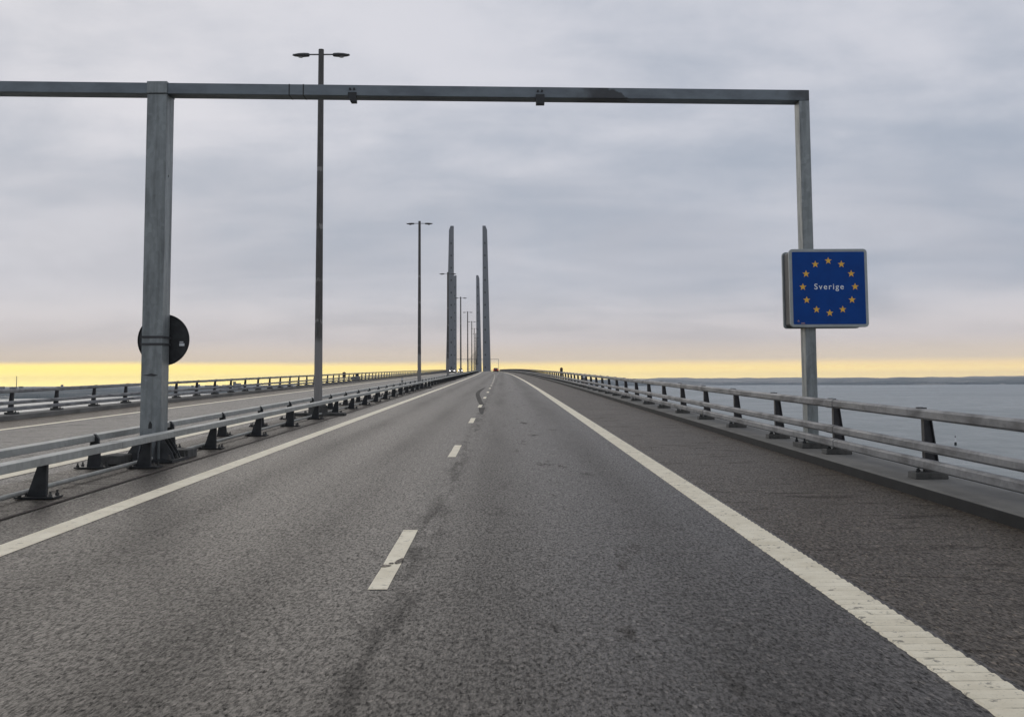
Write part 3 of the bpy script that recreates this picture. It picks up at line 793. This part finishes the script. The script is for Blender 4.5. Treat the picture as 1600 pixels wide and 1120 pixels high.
M['car_dark'] = plain('car_paint_dark', (0.02, 0.024, 0.03), 0.3, 0.2, 0.05, 2)
M['car_grey'] = plain('car_paint_grey', (0.20, 0.20, 0.21), 0.3, 0.3, 0.05, 2)
car(P(0.7, 405), None, M['car_red'], 'small red car with lit tail lights driving away at the crest of our road', 'away', 'car')
car(P(-13.2, 330), None, M['car_dark'], 'dark oncoming car with bright headlights, the nearer of two on the opposite carriageway', 'toward', 'car')
car(P(-13.2, 450), None, M['car_grey'], 'farther oncoming car with headlights on, closest to the crest of the opposite carriageway', 'toward', 'car')

# ================================================================ roadside bits on the parapets
def cabinet(loc, label, hgt, wid, col):
    root = empty('emergency_phone', loc); tag(root, label, 'emergency phone')
    q_ = MB(); q_.box(-0.05, 0.05, -0.05, 0.05, 0, hgt-0.62); q_.build('post', M['black'], root)
    q_ = MB(); q_.box(-wid/2, wid/2, -0.14, 0.14, hgt-0.62, hgt); bx_ = q_.build('cabinet', col, root, bevel=0.03)
    q_ = MB(); q_.box(-wid/2+0.05, wid/2-0.05, -0.155, -0.141, hgt-0.55, hgt-0.08); q_.build('door', M['sign_dark'], bx_)
    q_ = MB(); q_.prism([(-wid/2-0.04, hgt), (wid/2+0.04, hgt), (0, hgt+0.10)], -0.17, 0.17); q_.build('roof', M['black'], bx_)
M['phone'] = plain('phone_cabinet_paint', (0.10, 0.055, 0.035), 0.6, 0, 0.2, 5)
cabinet(P(5.98, 110, 0.12), 'dark brown emergency phone rising above the right parapet near the crest', 1.28, 0.28, M['phone'])
cabinet(P(-18.6, 129, 0.18), 'dark emergency phone standing behind the far left parapet', 1.02, 0.36, M['phone'])
def marker(name, loc, label, mat_, h, w_):
    root = empty(name, loc); tag(root, label, 'marker post')
    q_ = MB(); q_.prism([(-w_/2, 0), (w_/2, 0), (w_/2*0.8, h), (-w_/2*0.8, h)], -0.03, 0.03); q_.build('post', mat_, root, bevel=0.01)
    q_ = MB(); q_.box(-w_*0.28, w_*0.28, -0.036, -0.031, h*0.78, h*0.92); q_.build('reflector', M['white_film'], root)
M['grey_panel'] = plain('grey_panel', (0.22, 0.21, 0.19), 0.6, 0, 0.1, 4)
marker('marker_board', P(5.98, 80, 0.12), 'pale grey marker board behind the right parapet rails', M['grey_panel'], 0.85, 0.42)
marker('marker_post', P(-6.95, 75.5, 0.0), 'short grey marker post at the median beside the opposite carriageway', M['grey_panel'], 0.95, 0.14)
# equipment cabinet behind the left parapet
eq = empty('equipment_cabinet', P(-19.2, 143, 0.18)); tag(eq, 'low dark equipment cabinet hanging on the outside of the far left parapet', 'cabinet')
q_ = MB(); q_.box(-0.3, 0.5, -1.6, 1.6, 0.0, 0.35); q_.build('housing', M['black'], eq, bevel=0.03)
q_ = MB(); q_.box(-0.05, 0.35, 1.0, 1.5, 0.35, 0.95); q_.build('box', M['sign_dark'], eq, bevel=0.03)
q_ = MB(); q_.box(-0.34, 0.54, -1.64, 0.95, 0.35, 0.39); q_.build('lid', M['grout'], eq)

# ================================================================ buoy, ship, distant buildings
by_ = empty('light_beacon', (358, 865, SEA)); tag(by_, 'small white beacon with a black base standing in the sea beyond the right railing', 'sea beacon')
q_ = MB(); q_.lathe([(0.95, -1.0), (0.95, 1.2), (0.8, 2.3), (0.5, 2.6)], seg=16); q_.build('base', M['buoy_dark'], by_)
q_ = MB(); q_.lathe([(0.72, 2.6), (0.50, 3.4), (0.46, 5.4), (0.60, 6.3)], seg=16); q_.build('tower', M['buoy_white'], by_)
q_ = MB(); q_.lathe([(0.55, 6.3), (0.60, 6.6), (0.35, 7.1), (0.05, 7.7)], seg=16); q_.build('lantern', M['grout'], by_)

def at(px, dist):
    a = (px-785)/1700.0; return dist*math.sin(math.atan(a)), dist*math.cos(math.atan(a))
def block(px, dist, w_, h_, label, name='apartment_block', matn='far_building', d_=14, roof=True, cat='building'):
    x, y = at(px, dist)
    o = empty(name, (x, y, SEA+8)); tag(o, label, cat)
    q_ = MB(); q_.box(-w_/2, w_/2, -d_/2, d_/2, -10, h_); q_.build('wall', M[matn], o)
    q_ = MB(); q_.box(-w_/2-0.5, w_/2+0.5, -d_/2-0.5, d_/2+0.5, h_, h_+1.0); q_.build('roof', M['far_dark'], o)
    nfl = max(1, int(h_/9))
    for k in range(nfl):
        q_ = MB(); q_.box(-w_/2+2, w_/2-2, -d_/2-0.25, -d_/2-0.05, 3+k*9, 5.5+k*9); q_.build('window', M['glass_dark'], o)
    return o
block(368, 9000, 20, 60, 'tall dark tower block on the left horizon, between two parapet posts', matn='far_dark')
block(374, 9100, 42, 46, 'pale broad block joined right against the tall dark tower on the left horizon')
block(355, 9000, 60, 34, 'low pale block just left of the dark tower on the left horizon')
block(312, 9200, 26, 40, 'small pale block on the left horizon, seen right of the round sign')
block(303, 9300, 16, 32, 'narrow pale block directly left of the small pale one on the left horizon')
block(329, 9200, 70, 32, 'long low building on the left horizon, left of the tower block')
block(341, 9100, 18, 34, 'small square building on the left horizon, right of the long low one')
block(9, 7200, 24, 34, 'pale block near the left edge of the left horizon')
block(26, 7300, 40, 30, 'low wide shed at the foot of the thin chimney on the left horizon', name='shed', matn='far_dark')
block(38, 7300, 22, 34, 'small block just right of the thin chimney on the left horizon')
block(101, 7600, 12, 42, 'narrow little tower sticking up above the far parapet rail left of the gantry post', name='tower')
x, y = at(30.5, 7300)
ch = empty('chimney', (x, y, SEA)); tag(ch, 'thin tall chimney on the left horizon near the left edge', 'chimney')
q_ = MB(); q_.lathe([(3.2, 0), (2.2, 60), (1.8, 104)], seg=12); q_.build('shaft', M['far_dark'], ch)
q_ = MB(); q_.lathe([(2.1, 104), (2.1, 106)], seg=12); q_.build('cap', M['far_building'], ch)

# ================================================================ haze over the sea
hz = MB(); hz.box(-24000, 24000, -1500, 23500, SEA-6, 165)
hm = bpy.data.materials.new('haze_air'); hm.use_nodes = True; hm.node_tree.nodes.clear()
h_ = NT(hm.node_tree); pv = h_.n.new('ShaderNodeVolumePrincipled'); ho = h_.n.new('ShaderNodeOutputMaterial')
pv.inputs['Color'].default_value = (0.82, 0.90, 1.0, 1); pv.inputs['Density'].default_value = 3.4e-5
h_.l.new(pv.outputs[0], ho.inputs['Volume'])
hb = hz.build('haze', hm); tag(hb, kind='stuff')
